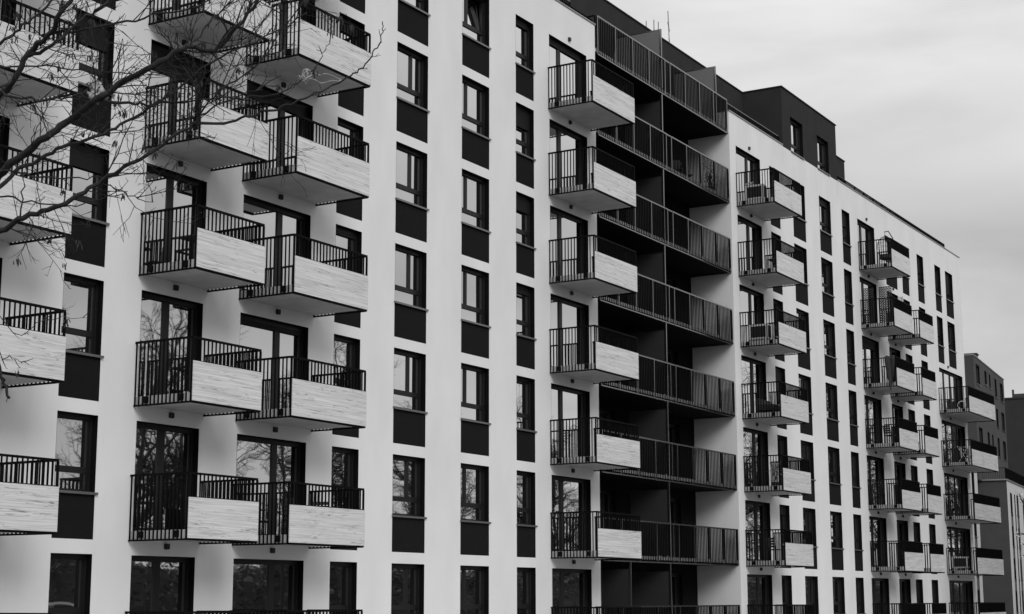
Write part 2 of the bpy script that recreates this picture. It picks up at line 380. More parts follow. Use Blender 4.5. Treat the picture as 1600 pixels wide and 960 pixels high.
for c, (a_, b_) in BAL.items():
    w_ = b_-a_
    for l in levels(c):
        if c == 'P' and l == 6: continue
        hz = head(l)
        slab = cm(('sl', round(w_, 3)), lambda: MB().box(.04, w_-.06, BY+.05, .0, -2.56, -2.385).mesh('balcony', M['slab']))
        bo = obj('balcony', slab, BLD, (a_, 0, hz))
        obj('front_railing', front_rail(w_-.02), bo, (.01, BY, 0))
        obj('side_railing', side_rail(), bo, (.0, 0, 0)); obj('side_railing', side_rail(), bo, (w_-.02, 0, 0)).scale = (-1, 1, 1)
        pm = cm(('pa', round(w_, 3)), lambda: MB().box(0, w_, -.05, -.032, -2.565, -1.71).mesh('front_panel', M['panel']))
        obj('front_panel', pm, bo, (0, BY, 0))
        cl = cm(('clip', round(w_, 3)), lambda: MB().box(0, w_, -.031, -.0285, -2.60, -1.69).mesh('panel_backing', M['rail']))
        obj('panel_backing', cl, bo, (0, BY, 0))

# ---- galleries between the wings
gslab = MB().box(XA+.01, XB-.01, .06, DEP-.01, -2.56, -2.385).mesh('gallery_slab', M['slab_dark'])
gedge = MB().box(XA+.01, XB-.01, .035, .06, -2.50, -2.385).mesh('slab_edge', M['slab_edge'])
def gal_sec(xs):
    b = MB(); b2 = MB(); x0, x1 = xs[0], xs[-1]
    b.box(x0-.02, x1+.02, -.03, .025, RT-.05, RT); b.box(x0, x1, -.02, .015, RB, RB+.04)
    for x in xs: b.box(x-.022, x+.022, -.03, .045, RB+.04, RT-.05)
    for i in range(len(xs)-1):
        n = 10
        for k in range(1, n):
            x = xs[i]+(xs[i+1]-xs[i])*k/n; b2.box(x-.006, x+.006, -.02, .018, RB+.04, RT-.05)
        b2.box(xs[i]+.02, xs[i]+.14, -.005, .033, RB+.05, RB+.2)
    return b.mesh('gallery_railing', M['gallery_rail']), b2.mesh('balusters', M['rail'])
g1 = gal_sec([48.36, 49.74, 51.11, 52.46, 53.84]); g2 = gal_sec([54.3, 55.66, 57.02, 58.38, 59.74])
gm = MB().box(53.86, 54.28, -.02, .02, RT-.05, RT).box(53.86, 54.28, -.015, .015, RB, RB+.04)
gm2 = MB()
for x in (53.97, 54.08, 54.19): gm2.box(x-.006, x+.006, -.016, .014, RB+.04, RT-.05)
g3 = (gm.mesh('gallery_railing', M['gallery_rail']), gm2.mesh('balusters', M['rail']))
for l in range(0, 8):
    hz = head(l)
    s_ = obj('gallery_slab', gslab, BLD, (0, 0, hz)); obj('slab_edge', gedge, s_)
    for m_, m2 in (g1, g3, g2):
        ro = obj('gallery_railing', m_, BLD, (0, -.01, hz)); obj('balusters', m2, ro)
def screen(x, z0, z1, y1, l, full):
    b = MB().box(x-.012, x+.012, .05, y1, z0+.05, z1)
    s_ = part('privacy_screen', b, 'screen_skylit' if l == 7 else 'screen')
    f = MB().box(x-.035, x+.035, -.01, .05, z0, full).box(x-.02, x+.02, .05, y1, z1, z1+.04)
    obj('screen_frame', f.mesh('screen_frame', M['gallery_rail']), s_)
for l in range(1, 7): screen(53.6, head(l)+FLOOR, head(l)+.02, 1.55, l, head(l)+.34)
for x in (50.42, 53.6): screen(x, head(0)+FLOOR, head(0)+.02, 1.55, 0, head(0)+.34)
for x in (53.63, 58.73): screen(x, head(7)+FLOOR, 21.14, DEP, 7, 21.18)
obj('side_railing', MB().box(48.26, 48.30, .02, 1.8, 20.0, 20.05).box(48.26, 48.30, .02, .06, 18.9, 20.0).box(48.26, 48.30, .6, .64, 18.9, 20.0).box(48.26, 48.30, 1.2, 1.24, 18.9, 20.0).mesh('side_railing', M['rail']), BLD)

# ---- parapet copings and low roof railings
def coping(a_, b_): part('coping', MB().box(a_, b_, -.035, .33, TOP, TOP+.045), 'coping')
coping(X0-.03, XA+.02); coping(XB-.02, 66.0); coping(73.14, X1+.035)
part('coping', MB().box(X1-.3, X1+.035, .33, BACK, TOP, TOP+.045), 'coping')
def roofrail(a_, b_, top, m_='gallery_rail', y=.12):
    b = MB(); t_ = MB().box(a_, b_, y-.02, y+.02, top-.025, top); n = max(1, int(round((b_-a_)/1.37)))
    for i in range(n+1):
        x = a_+(b_-a_)*i/n; b.box(x-.022, x+.022, y-.02, y+.02, TOP+.045, top-.025)
        if i < n:
            for k in range(1, 11):
                q = x+(b_-a_)/n*k/11; b.box(q-.008, q+.008, y-.017, y+.017, TOP+.045, top-.025)
    ro = part('roof_railing', b, 'rail'); obj('handrail', t_.mesh('handrail', M[m_]), ro)
roofrail(X0+.1, 46.62, 20.03); roofrail(60.02, 65.9, 20.03); roofrail(73.16, 91.6, 19.99, 'frame')

# ---- dark set-back roof storey
PZ = 22.33
hl = [(67.04, 68.59, head(7)+SILL+.02, head(7)), (70.45, 72.0, head(7)+SILL+.02, head(7))]
b = MB(); wall_cells(b, 66.03, 73.11, TOP-.02, PZ, hl, -.002)
b.quad((66.03, DEP, TOP-.75), (66.03, -.002, TOP-.75), (66.03, -.002, PZ), (66.03, DEP, PZ)); b.quad((73.11, -.002, TOP-.75), (73.11, DEP, TOP-.75), (73.11, DEP, PZ), (73.11, -.002, PZ))
part('roof_storey_wall', b, 'roofstorey')
b = MB(); wall_cells(b, X0+2, 79.7, TOP-.75, PZ, [(a_, b_, head(7)+FLOOR, head(7)) for a_, b_ in ((49.0, 51.6), (55.0, 57.6))]+[(66.03, 73.11, TOP-.75, PZ)], DEP)
b.quad((79.7, DEP, TOP-.75), (79.7, 11, TOP-.75), (79.7, 11, PZ), (79.7, DEP, PZ)); b.quad((X0+2, 11, TOP-.75), (X0+2, DEP, TOP-.75), (X0+2, DEP, PZ), (X0+2, 11, PZ))
b.quad((79.7, 11, TOP-.75), (X0+2, 11, TOP-.75), (X0+2, 11, PZ), (79.7, 11, PZ))
part('roof_storey_wall', b, 'roofstorey')
for x in (21.4, 33.2, 45.1, 57.0, 61.5): part('wall_joint', MB().box(x, x+.025, DEP-.006, DEP, TOP-.7, PZ-.01), 'reveal')
part('roof', MB().box(X0+2-.04, 79.74, DEP-.04, 11.04, PZ, PZ+.05), 'roofstorey')
part('roof', MB().box(65.99, 73.15, -.045, DEP-.045, PZ, PZ+.05), 'roofstorey')
for a_, b_, z0, z1 in hl: window(a_, -.002, z0, b_-a_, z1-z0, 'w', a_+.55)
for a_, b_ in ((49.0, 51.6), (55.0, 57.6)): window(a_, DEP, head(7)+FLOOR, b_-a_, -FLOOR, 'd', a_+1.0, name='balcony_door')

# ------------------------------------------------------------------ things on the roof
def antenna(loc, h_, label, cross, tilt):
    r_ = thing('aerial', label, 'aerial', loc, 0, 'aerials on the roof')
    obj('mast', MB().tube([(0, 0, 0), (tilt*h_, 0, h_)], .022, 5).mesh('mast', M['sill']), r_)
    for z, wd in cross:
        obj('cross_bar', MB().tube([(tilt*z-wd, -wd*.4, z-.03), (tilt*z+wd, wd*.4, z+.03)], .02, 4).mesh('cross_bar', M['sill']), r_)
antenna((61.38, 3.2, PZ+.05), 2.55, 'tall leaning television aerial with a long cross bar on the dark roof', ((1.85, .62), (1.25, .25), (1.1, .16)), -.06)
antenna((60.2, 3.2, PZ+.05), 1.75, 'short aerial between the thin one and the tall one on the roof', ((1.2, .12),), .02)
antenna((59.8, 3.2, PZ+.05), 1.7, 'thin short aerial with a stubby head on the roof', ((1.15, .14), (1.3, .08)), 0)
antenna((59.05, 3.2, PZ+.05), 1.42, 'plain thin aerial, leftmost on the roof', ((.9, .05),), 0)

# ------------------------------------------------------------------ things on the balconies
def fl(l): return head(l)+FLOOR
def ac_unit(x, l, label):
    r_ = thing('air_conditioner', label, 'air conditioner', (x, -.62, fl(l)+.12), 0, 'air conditioners on the balconies')
    c = .8
    obj('casing', MB().box(0, c, -.16, .16, 0, .62).box(0, .1, -.14, .14, -.12, -.001).box(c-.1, c, -.14, .14, -.12, -.001).mesh('casing', M['ac']), r_)
    b = MB().box(-.012, -.001, -.13, .13, .05, .57)
    for i in range(9): b.box(-.02, -.012, -.13, .13, .06+i*.057, .075+i*.057)
    obj('grille', b.mesh('grille', M['black']), r_)
    b = MB()
    for k in range(20):
        a0, a1 = k*math.pi/10, (k+1)*math.pi/10
        b.quad((.34, -.165, .31), (.34+.24*math.cos(a0), -.165, .31+.24*math.sin(a0)), (.34+.24*math.cos(a1), -.165, .31+.24*math.sin(a1)))
    obj('fan', b.mesh('fan', M['black']), r_)
def ac_side(x, y, l, label):     # seen through the side railing: its fan face turned to the left
    r_ = thing('air_conditioner', label, 'air conditioner', (x, y, fl(l)+.14), 0, 'air conditioners on the balconies')
    obj('casing', MB().box(0, .34, 0, .84, 0, .60).box(.02, .32, .06, .12, -.14, -.001).box(.02, .32, .70, .76, -.14, -.001).mesh('casing', M['ac']), r_)
    b = MB().box(-.006, -.001, .09, .72, .07, .52)
    obj('grille', b.mesh('grille', M['black']), r_)
    b = MB()
    for i in range(11): b.box(.03+i*.027, .045+i*.027, -.012, -.001, .06, .54)
    obj('louvre', b.mesh('louvre', M['black']), r_)
ac_side(61.1, -.98, 6, 'white air conditioner with dark grille on the top floor balcony beside the gallery end wall')
ac_side(61.1, -.98, 4, 'white air conditioner on the balcony two floors below the top one, right of the gallery')
ac_side(89.2, -.95, 1, 'white air conditioner behind the railing of a wide balcony at the far corner')
def table(x, y, l, label, s=1):
    r_ = thing('balcony_table', label, 'table', (x, y, fl(l)), 0, 'tables on the balconies')
    obj('tabletop', MB().box(-.35*s, .35*s, -.3*s, .3*s, .70, .73).mesh('tabletop', M['fabric']), r_)
    for sx in (-.31, .31):
        for sy in (-.26, .26): obj('leg', MB().tube([(sx*s, sy*s, 0), (sx*s, sy*s, .70)], .014, 5).mesh('leg', M['black']), r_)
def chair(x, y, l, rz, label, m='fabric'):
    r_ = thing('balcony_chair', label, 'chair', (x, y, fl(l)), rz, 'chairs on the balconies and galleries')
    obj('seat', MB().box(-.22, .22, -.21, .21, .42, .46).mesh('seat', M[m]), r_)
    b = MB()
    for i in range(4): b.box(-.21, .21, .205+.02*i, .225+.02*i, .52+i*.1, .60+i*.1)
    obj('backrest', b.mesh('backrest', M[m]), r_)
    for sx in (-.2, .2):
        obj('leg', MB().tube([(sx, -.2, 0), (sx, -.19, .42)], .013, 5).mesh('leg', M['black']), r_)
        obj('leg', MB().tube([(sx, .22, 0), (sx, .20, .46), (sx, .30, .92)], .013, 5).mesh('leg', M['black']), r_)
table(27.3, -.75, 3, 'small dark table behind the railing of the third-floor balcony at left')
chair(27.9, -.6, 3, -1.2, 'dark chair beside the small table on the third-floor left balcony')
table(31.6, -.7, 1, 'dark table on the first-floor balcony second from left')
chair(31.0, -.8, 1, 1.4, 'dark chair at the left of the table on the first-floor balcony')
chair(32.1, -.6, 1, -1.3, 'dark chair at the right of the table on the first-floor balcony')
table(28.0, -.9, 1, 'dark table on the lower left balcony over the ground floor doors')
table(62.6, -.9, 5, 'small table on the balcony under the air conditioner balcony')
chair(61.5, -.4, 6, 1.2, 'pale folding chair beside the air conditioner on the top floor balcony', 'ac')
chair(56.3, .7, 6, -1.0, 'dark chair on the upper gallery, left of the pair', 'black')
chair(57.3, .75, 6, .8, 'dark chair on the upper gallery, right of the pair', 'black')
chair(91.2, -.8, 3, 1.2, 'dark chair among clutter on a wide corner balcony')
def plant(x, y, l, label, h_=.9, seed=1, pot='black'):
    r_ = thing('potted_plant', label, 'plant', (x, y, fl(l)), 0, 'potted plants on the balconies')
    obj('pot', MB().tube([(0, 0, 0), (0, 0, .3)], [.12, .16], 10).mesh('pot', M[pot]), r_)
    q = random.Random(seed); b = MB(); s_ = MB()
    for i in range(9):
        d = Vector((q.uniform(-.25, .25), q.uniform(-.25, .25), h_-.3)); s_.tube([(0, 0, .28), tuple(d*.5+Vector((0, 0, .3))), tuple(d+Vector((0, 0, .3)))], .006, 3)
    for i in range(90):
        t_ = q.random(); c = Vector((q.gauss(0, .13), q.gauss(0, .13), .35+t_*(h_-.3))); a_ = q.random()*6.28; d = Vector((math.cos(a_), math.sin(a_), q.uniform(-.4, .5)))*.09
        n_ = Vector((-d.y, d.x, 0))*.35; b.quad(c, c+d*.5+n_, c+d, c+d*.5-n_)
    obj('stem', s_.mesh('stem', M['twig']), r_); obj('foliage', b.mesh('foliage', M['hedge']), r_)
plant(58.9, .45, 6, 'tall dark potted plant at the right end of the upper gallery', 1.25, 3)
plant(59.4, .6, 6, 'shorter potted plant against the side wall at the upper gallery end', .9, 9)
plant(77.9, -1.3, 5, 'leafy potted plant showing over the rail beside the patterned screen', 1.55, 4)
plant(93.4, -1.2, 3, 'potted plant at the corner of the wide third-floor balcony', 1.0, 6)
plant(93.0, -1.25, 1, 'small potted plant beside the far corner air conditioner', .6, 7, 'ac')
chair(61.6, -.8, 1, 1.3, 'dark chair on the lowest balcony with a panel right of the gallery')
chair(62.6, -1.0, 5, -1.4, 'dark chair beside the small table under the air conditioner balcony')
chair(76.8, -.9, 3, 1.2, 'dark chair two balconies below the patterned screens')
chair(81.0, -.8, 3, -1.2, 'dark chair on a small balcony half hidden behind its larger neighbour')
plant(62.9, -.4, 2, 'leafy potted plant by the wall on the balcony under the sofa balcony', 1.1, 21)
plant(76.1, -.5, 2, 'narrow potted plant beside the door on a right-hand middle balcony', 1.2, 22)
plant(77.9, -1.2, 1, 'low potted plant at the corner of a right-hand lower balcony', .8, 23)
plant(55.2, .5, 5, 'bushy potted plant behind the gallery railing under the two chairs', 1.0, 24)
plant(54.6, .6, 7, 'potted plant between the sky-lit screens on the roof-level gallery', 1.0, 25)
# clothes rack
r_ = thing('clothes_rack', 'folding clothes rack hung with pale and dark washing on a wide corner balcony', 'clothes rack', (90.3, -.85, fl(3)))
b = MB()
for x in (-.5, .5): b.tube([(x, -.3, 0), (x, .3, .95)], .012, 5).tube([(x, .3, 0), (x, -.3, .95)], .012, 5)
for y in (-.3, -.1, .1, .3): b.tube([(-.5, y, .95), (.5, y, .95)], .008, 4)
obj('rack', b.mesh('rack', M['plastic']), r_)
for x0, y, h_, m_ in ((-.45, -.3, .5, 'ac'), (-.1, -.3, .35, 'fabric'), (.2, -.1, .6, 'ac'), (-.4, .1, .45, 'fabric'), (.05, .3, .55, 'ac')):
    obj('garment', MB().box(x0, x0+.28, y-.014, y+.014, .95-h_, .962).mesh('garment', M[m_]), r_)
# low sofa
r_ = thing('balcony_sofa', 'low outdoor sofa behind the railing on the third-floor balcony beside the gallery', 'sofa', (61.7, -.85, fl(3)))
obj('seat', MB().box(-.75, .75, -.32, .3, .14, .36).mesh('seat', M['fabric']), r_); obj('backrest', MB().box(-.75, .75, .302, .42, .14, .62).mesh('backrest', M['fabric']), r_)
for x in (-.7, .7):
    for y in (-.28, .36): obj('leg', MB().box(x-.025, x+.025, y-.025, y+.025, 0, .14).mesh('leg', M['black']), r_)
# patterned screens
def lattice(x, y, l, w_, label, along='y', h_=1.75):
    b = MB(); n = max(3, int(w_/.11)); k = int(h_/.11)
    for i in range(n):
        for j in range(k):
            c = (i+.5)*w_/n; z = (j+.5)*h_/k; r2 = .056
            pts = [(0, c+r2*math.cos(q*math.pi/3), z+r2*math.sin(q*math.pi/3)) for q in range(7)]
            b.tube(pts, .024, 3, False)
    r_ = thing('lattice_screen', label, 'screen', (x, y, fl(l)+.02), 0 if along == 'y' else -math.pi/2, 'patterned lattice screens')
    obj('lattice', b.mesh('lattice', M['black']), r_); obj('frame', MB().box(-.015, .015, 0, .03, 0, h_).box(-.015, .015, w_-.03, w_, 0, h_).box(-.014, .014, .03, w_-.03, h_-.03, h_).mesh('frame', M['black']), r_)
lattice(75.95, -.62, 5, .5, 'narrow patterned lattice screen against the wall on the upper balcony')
lattice(75.98, -1.52, 5, .62, 'wider patterned lattice screen at the outer corner of the upper balcony')
# hanging egg chair
r_ = thing('hanging_chair', 'egg-shaped hanging chair on a curved stand on the top right balcony', 'chair', (77.0, -.95, fl(6)))
st = [(.75, -.2, .04), (.85, -.25, .9), (.75, -.2, 1.6), (.4, -.1, 1.9), (.1, 0, 1.82)]
obj('stand', MB().tube([(.2, .5, .03), (.75, -.2, .03), (.1, -.55, .03)], .025, 6).tube(st, .025, 6).tube([(.1, 0, 1.82), (.1, 0, 1.6)], .008, 4).mesh('stand', M['black']), r_)
b = MB()
for k in range(12):
    a_ = k*2*math.pi/12
    b.tube([(.1+.40*math.sin(t*math.pi/8)*math.cos(a_), .40*math.sin(t*math.pi/8)*math.sin(a_), 1.0+.6*math.cos(t*math.pi/8)) for t in range(9)], .009, 3)
for t in range(1, 8):
    rr = .40*math.sin(t*math.pi/8); b.tube([(.1+rr*math.cos(a_*math.pi/8), rr*math.sin(a_*math.pi/8), 1.0+.6*math.cos(t*math.pi/8)) for a_ in range(17)], .007, 3)
obj('basket', b.mesh('basket', M['black']), r_)
obj('cushion', MB().tube([(.1, 0, .42), (.1, 0, .48), (.1, 0, .66)], [.2, .33, .3], 12).mesh('cushion', M['fabric']), r_)
# cloth hung over a rail
b = MB(); nx, nz_ = 9, 9
for j in range(nz_+1):
    for i in range(nx+1):
        u = i/nx; v = j/nz_; b.v.append((-.09-.05*math.sin(u*9+v*3)-.03*v, -1.36+.5*(u-.5)*(1-.75*v**2), 1.24*(1-v)-.42*v+.25*v*abs(2*u-1)+.03*math.sin(u*11)))
for j in range(nz_):
    for i in range(nx): q = j*(nx+1)+i; b.f.append((q, q+1, q+nx+2, q+nx+1))
me = b.mesh('hung_cloth', M['fabric'], True); o = thing('hung_cloth', 'dark blanket hanging over the railing of the balcony below the patterned screens', 'cloth', (75.83, 0, fl(4)), me=me)
sm = o.modifiers.new('thick', 'SOLIDIFY'); sm.thickness = .015
# white ring-shaped decoration
pts = [(0, .22*math.cos(a_*math.pi/8), .25+.22*math.sin(a_*math.pi/8)) for a_ in range(17)]
thing('ring_ornament', 'white ring standing behind the railing of the topmost wide corner balcony', 'ornament', (89.3, -1.05, fl(4)), me=MB().tube(pts, .03, 6, False).mesh('ring_ornament', M['plastic']))
def post_thing(x, y, l, label):
    thing('drying_pole', label, 'pole', (x, y, fl(l)), 0, 'white poles on a balcony', MB().tube([(0, 0, 0), (0, 0, 1.15)], .014, 6).tube([(0, 0, 0), (0, 0, .03)], .06, 8).mesh('drying_pole', M['plastic']))
post_thing(26.42, -.18, 2, 'thin white pole near the wall on the second-floor balcony at left')
post_thing(26.42, -1.36, 2, 'thin white pole near the outer corner on the second-floor balcony at left')

# ------------------------------------------------------------------ the second building, beyond the corner
TH = math.radians(6)
FB = thing('far_apartment_building', 'distant stepped apartment building with pale lower floors, grey end wall and dark upper storeys', 'apartment building', (148.68, 11.25, 0), TH)
def fpart(name, mb, m): return obj(name, mb.mesh(name, M[m]), FB)
TZ = 10.35
def far_front(xa, xb, wins, zt, dy=0):
    holes = []
    for (a_, b_) in wins:
        for k in range(-1, 4):
            z = 1.6+2.9*k
            if z+1.9 < zt: holes.append((a_, b_, z-1.0, z+1.95))
    b = MB(); wall_cells(b, xa, xb, GB, zt, holes, dy); fpart('wall', b, 'far_white')
    for (a_, b_, z0, z1) in holes:
        sp_ = fpart('spandrel_panel', MB().box(a_, b_, dy+.05, dy+.2, z0, z0+1.0), 'far_span')
        w_ = obj('window', MB().box(a_, a_+.08, dy+.16, dy+.3, z0+1.0, z1).box(b_-.08, b_, dy+.16, dy+.3, z0+1.0, z1).box(a_+.08, b_-.08, dy+.163, dy+.3, z1-.1, z1).box(a_+.08, b_-.08, dy+.163, dy+.3, z0+1.0, z0+1.08).mesh('window', M['frame']), FB)
        obj('pane', MB().box(a_+.08, b_-.08, dy+.24, dy+.26, z0+1.08, z1-.1).mesh('pane', M['glass']), w_)
        obj('sill', MB().box(a_-.05, b_+.08, dy-.06, dy+.15, z0+.98, z0+1.03).mesh('sill', M['sill']), w_)
far_front(0, 40, [(1.7, 3.0), (4.4, 5.1), (5.9, 7.2), (10, 11.4), (14, 15.4), (19, 20.4), (24, 25.4)], TZ)
far_front(-45, -22.9, [(-25.65, -24.4), (-30, -28.6), (-36, -34.6)], TZ, -.95)
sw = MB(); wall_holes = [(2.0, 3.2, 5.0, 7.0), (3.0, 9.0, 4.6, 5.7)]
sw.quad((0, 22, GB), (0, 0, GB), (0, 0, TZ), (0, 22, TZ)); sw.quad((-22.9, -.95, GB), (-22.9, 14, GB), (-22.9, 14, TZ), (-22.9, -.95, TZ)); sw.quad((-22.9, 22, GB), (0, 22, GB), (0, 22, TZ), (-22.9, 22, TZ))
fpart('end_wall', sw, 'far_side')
for z in (.9, 3.8, 6.7):
    w_ = fpart('window', MB().box(-.05, -.002, 4.0, 6.2, z, z+1.7), 'frame'); obj('pane', MB().box(-.06, -.051, 4.15, 6.05, z+.12, z+1.58).mesh('pane', M['glass']), w_)
    b = MB().box(-.9, -.86, 3.6, 8.4, z+.5, z+.54).box(-.9, -.86, 3.6, 8.4, z-.5, z-.46)
    for k in range(25): b.box(-.89, -.87, 3.6+k*.2-.012, 3.6+k*.2+.012, z-.46, z+.5)
    bo = fpart('balcony', MB().box(-.95, -.001, 3.6, 8.4, z-.65, z-.5), 'far_side'); obj('railing', b.mesh('railing', M['rail']), bo)
fpart('terrace', MB().box(-.15, 40, -.1, 22, TZ, TZ+.12).box(-45, -22.85, -1.05, 14, TZ, TZ+.12), 'coping')
b = MB().box(0, 40, .05, .09, TZ+1.1, TZ+1.15).box(0, .04, .09, 20, TZ+1.1, TZ+1.15)
for k in range(int(40/.16)): b.box(k*.16-.01, k*.16+.01, .06, .08, TZ+.12, TZ+1.1)
for k in range(int(20/.16)): b.box(.01, .03, .1+k*.16-.01, .1+k*.16+.01, TZ+.12, TZ+1.1)
fpart('terrace_railing', b, 'rail')
UZ = 21.58
holes = []
for k, z in enumerate((11.0, 13.4, 16.25, 19.15)):
    for (a_, b_) in ((-.4, 1.7), (4.6, 5.9), (7.4, 8.3), (10.9, 12.2), (14.4, 16.4)):
        if z < 12: continue
        tall = a_ in (10.9, 14.4, -.4) ; holes.append((a_, b_, z if tall else z+.5, z+1.82))
b = MB(); wall_cells(b, -1.6, 17.3, TZ, UZ, holes, 2.1)
b.quad((-1.6, 20, TZ), (-1.6, 2.1, TZ), (-1.6, 2.1, UZ), (-1.6, 20, UZ)); b.quad((17.3, 2.1, TZ), (17.3, 20, TZ), (17.3, 20, UZ), (17.3, 2.1, UZ)); b.quad((17.3, 20, TZ), (-1.6, 20, TZ), (-1.6, 20, UZ), (17.3, 20, UZ))
fpart('upper_wall', b, 'far_dark')
for (a_, b_, z0, z1) in holes:
    w_ = fpart('window', MB().box(a_, a_+.07, 2.22, 2.4, z0, z1).box(b_-.07, b_, 2.22, 2.4, z0, z1).box(a_+.07, b_-.07, 2.223, 2.4, z1-.08, z1), 'frame')
    obj('pane', MB().box(a_+.07, b_-.07, 2.33, 2.36, z0, z1-.08).mesh('pane', M['glass']), w_)
    obj('reveal', MB().quad((b_-.003, 2.1, z0), (b_-.003, 2.4, z0), (b_-.003, 2.4, z1), (b_-.003, 2.1, z1)).quad((a_, 2.1, z1-.003), (b_, 2.1, z1-.003), (b_, 2.4, z1-.003), (a_, 2.4, z1-.003)).mesh('reveal', M['reveal']), w_)
    obj('sill', MB().box(a_-.05, b_+.15, 2.02, 2.2, z0-.05, z0).mesh('sill', M['sill']), w_)
fpart('upper_roof', MB().box(-1.65, 17.4, 2.04, 20.1, UZ, UZ+.08), 'coping')
fpart('stair_head', MB().box(6.2, 7.3, 3.0, 6.4, UZ+.08, UZ+1.2).box(6.1, 7.4, 2.9, 6.5, UZ+1.2, UZ+1.3), 'far_dark')
r_ = thing('flat_roofed_block', 'nearly black flat-roofed block at the far right edge with a chimney box', 'building', (202, 0, 0))
b = MB().box(0, 30, -30, 26, GB, 23.9)
obj('wall', b.mesh('wall', M['far_black']), r_); obj('roof', MB().box(-.1, 30, -30.1, 26.1, 23.9, 24.1).mesh('roof', M['far_black']), r_)
obj('roof_box', MB().box(2, 5, 21.9, 23.3, 24.1, 24.75).mesh('roof_box', M['far_dark']), r_)
for y in (23.4, 21.8): obj('chimney', MB().box(2, 2.3, y-.1, y+.1, 24.1, 25.3).mesh('chimney', M['far_dark']), r_)
# pale planting on the far terrace
q = random.Random(2); b = MB()
for i in range(220):
    c = Vector((q.gauss(0, .7), q.gauss(0, 1.6), q.uniform(.1, .9))); a_ = q.random()*6.28; d = Vector((math.cos(a_), math.sin(a_), q.uniform(-.3, .6)))*.22; n_ = Vector((-d.y, d.x, .1))*.4
    b.quad(c, c+d*.5+n_, c+d, c+d*.5-n_)
fo = thing('terrace_plants', 'pale shrubs behind the railing of the distant terrace', 'plant', (149.6, 19.0, TZ+.12)); obj('foliage', b.mesh('foliage', M['blossom']), fo)
obj('planter', MB().box(-.7, .7, -1.8, 1.8, 0, .35).mesh('planter', M['far_span']), fo)

# ------------------------------------------------------------------ trees
def grow(q, mb, p, d, length, rad, level, maxl, opt, tips=None):
    seg = opt['seg'][level]; pts = [p.copy()]; n = max(2, int(length/seg)); ds = [d.copy()]
    for i in range(n):
        d = (d+Vector((q.gauss(0, 1), q.gauss(0, 1), q.gauss(0, 1)))*opt['wob'][level]+Vector((0, 0, opt['up'][level]))).normalized()
        p = p+d*(length/n); pts.append(p.copy()); ds.append(d.copy())
    rads = [rad*(1-i/n*(1-opt['tip'][level]))+.0004 for i in range(n+1)]
    mb[min(level, len(mb)-1)].tube(pts, rads, opt['sides'][level], False)
    if level >= maxl:
        if tips is not None: tips.append((pts[-1], ds[-1]))
        return
    nb = opt['nb'][level]
    nb = max(1, int(nb*length/opt['ref'][level]+q.random()))
    for k in range(nb):
        t_ = opt['start'][level]+(1-opt['start'][level])*(k+q.random())/nb; i = min(n-1, int(t_*n)); f = t_*n-i
        pp = pts[i].lerp(pts[i+1], min(1, f)); dd = ds[i]
        ax = dd.cross(Vector((q.gauss(0, 1), q.gauss(0, 1), q.gauss(0, 1)))).normalized(); an = math.radians(q.uniform(*opt['ang'][level]))
        nd = (dd*math.cos(an)+ax*math.sin(an)).normalized()
        grow(q, mb, pp, nd, length*q.uniform(*opt['ratio'][level])*(1.1-.5*t_), max(rads[i]*.62, opt['minr']), level+1, maxl, opt, tips)
OPT = dict(seg=(1.2, .8, .5, .4, .3), wob=(.05, .10, .14, .16, .2), up=(.0, .06, .05, .03, .02), tip=(.35, .25, .25, .3, .4), sides=(7, 5, 3, 3, 3), nb=(16, 12, 10, 9), ref=(13, 6, 3, 1.4),
           start=(.22, .2, .15, .1), ang=((30, 60), (28, 62), (25, 60), (25, 55)), ratio=((.38, .55), (.38, .55), (.4, .6), (.4, .6)), minr=.0042)
def tree_meshes(seed, h_, dense=1):
    q = random.Random(seed); tr, cr_ = MB(), MB(); o_ = dict(OPT); o_['nb'] = tuple(x*dense for x in OPT['nb'])
    grow(q, [tr, tr, tr, cr_], Vector((0, 0, -.1)), Vector((0, 0, 1)), h_, h_*.017, 0, 4, o_)
    return tr.mesh('trunk', M['bark'], True), cr_.mesh('crown', M['twig'])
TM = [tree_meshes(11, 13, 1.0), tree_meshes(23, 12, .95), tree_meshes(37, 14, 1.0)]
tq = random.Random(77)
spots = [(50, -33), (56, -37), (62, -34), (69, -38), (75, -34), (82, -37), (89, -33), (96, -36), (104, -33), (113, -37), (122, -34), (132, -37), (144, -34), (44, -39), (158, -35),
         (84, -13.5), (91, -12.5), (98, -12), (105, -11), (113, -10.5), (121, -10), (130, -10), (140, -9.5), (151, -9)]
nth = 'first second third fourth fifth sixth seventh eighth ninth tenth eleventh twelfth thirteenth fourteenth fifteenth'.split()
for i, (x, y) in enumerate(spots):
    a_, c_ = TM[i % 3]; far = i < 15
    lab = f'bare winter tree beyond the road, {nth[i]} of the long back row mirrored in the windows' if far else f'bare roadside winter tree, {nth[i-15]} of the front row mirrored in the far balcony doors'
    r_ = thing('street_tree', lab, 'tree', (x, y, GZ-.03), tq.random()*6.28, 'bare trees across the road')
    s_ = tq.uniform(.95, 1.15); r_.scale = (s_, s_, s_*tq.uniform(1.0, 1.12))
    obj('trunk', a_, r_); obj('crown', c_, r_)
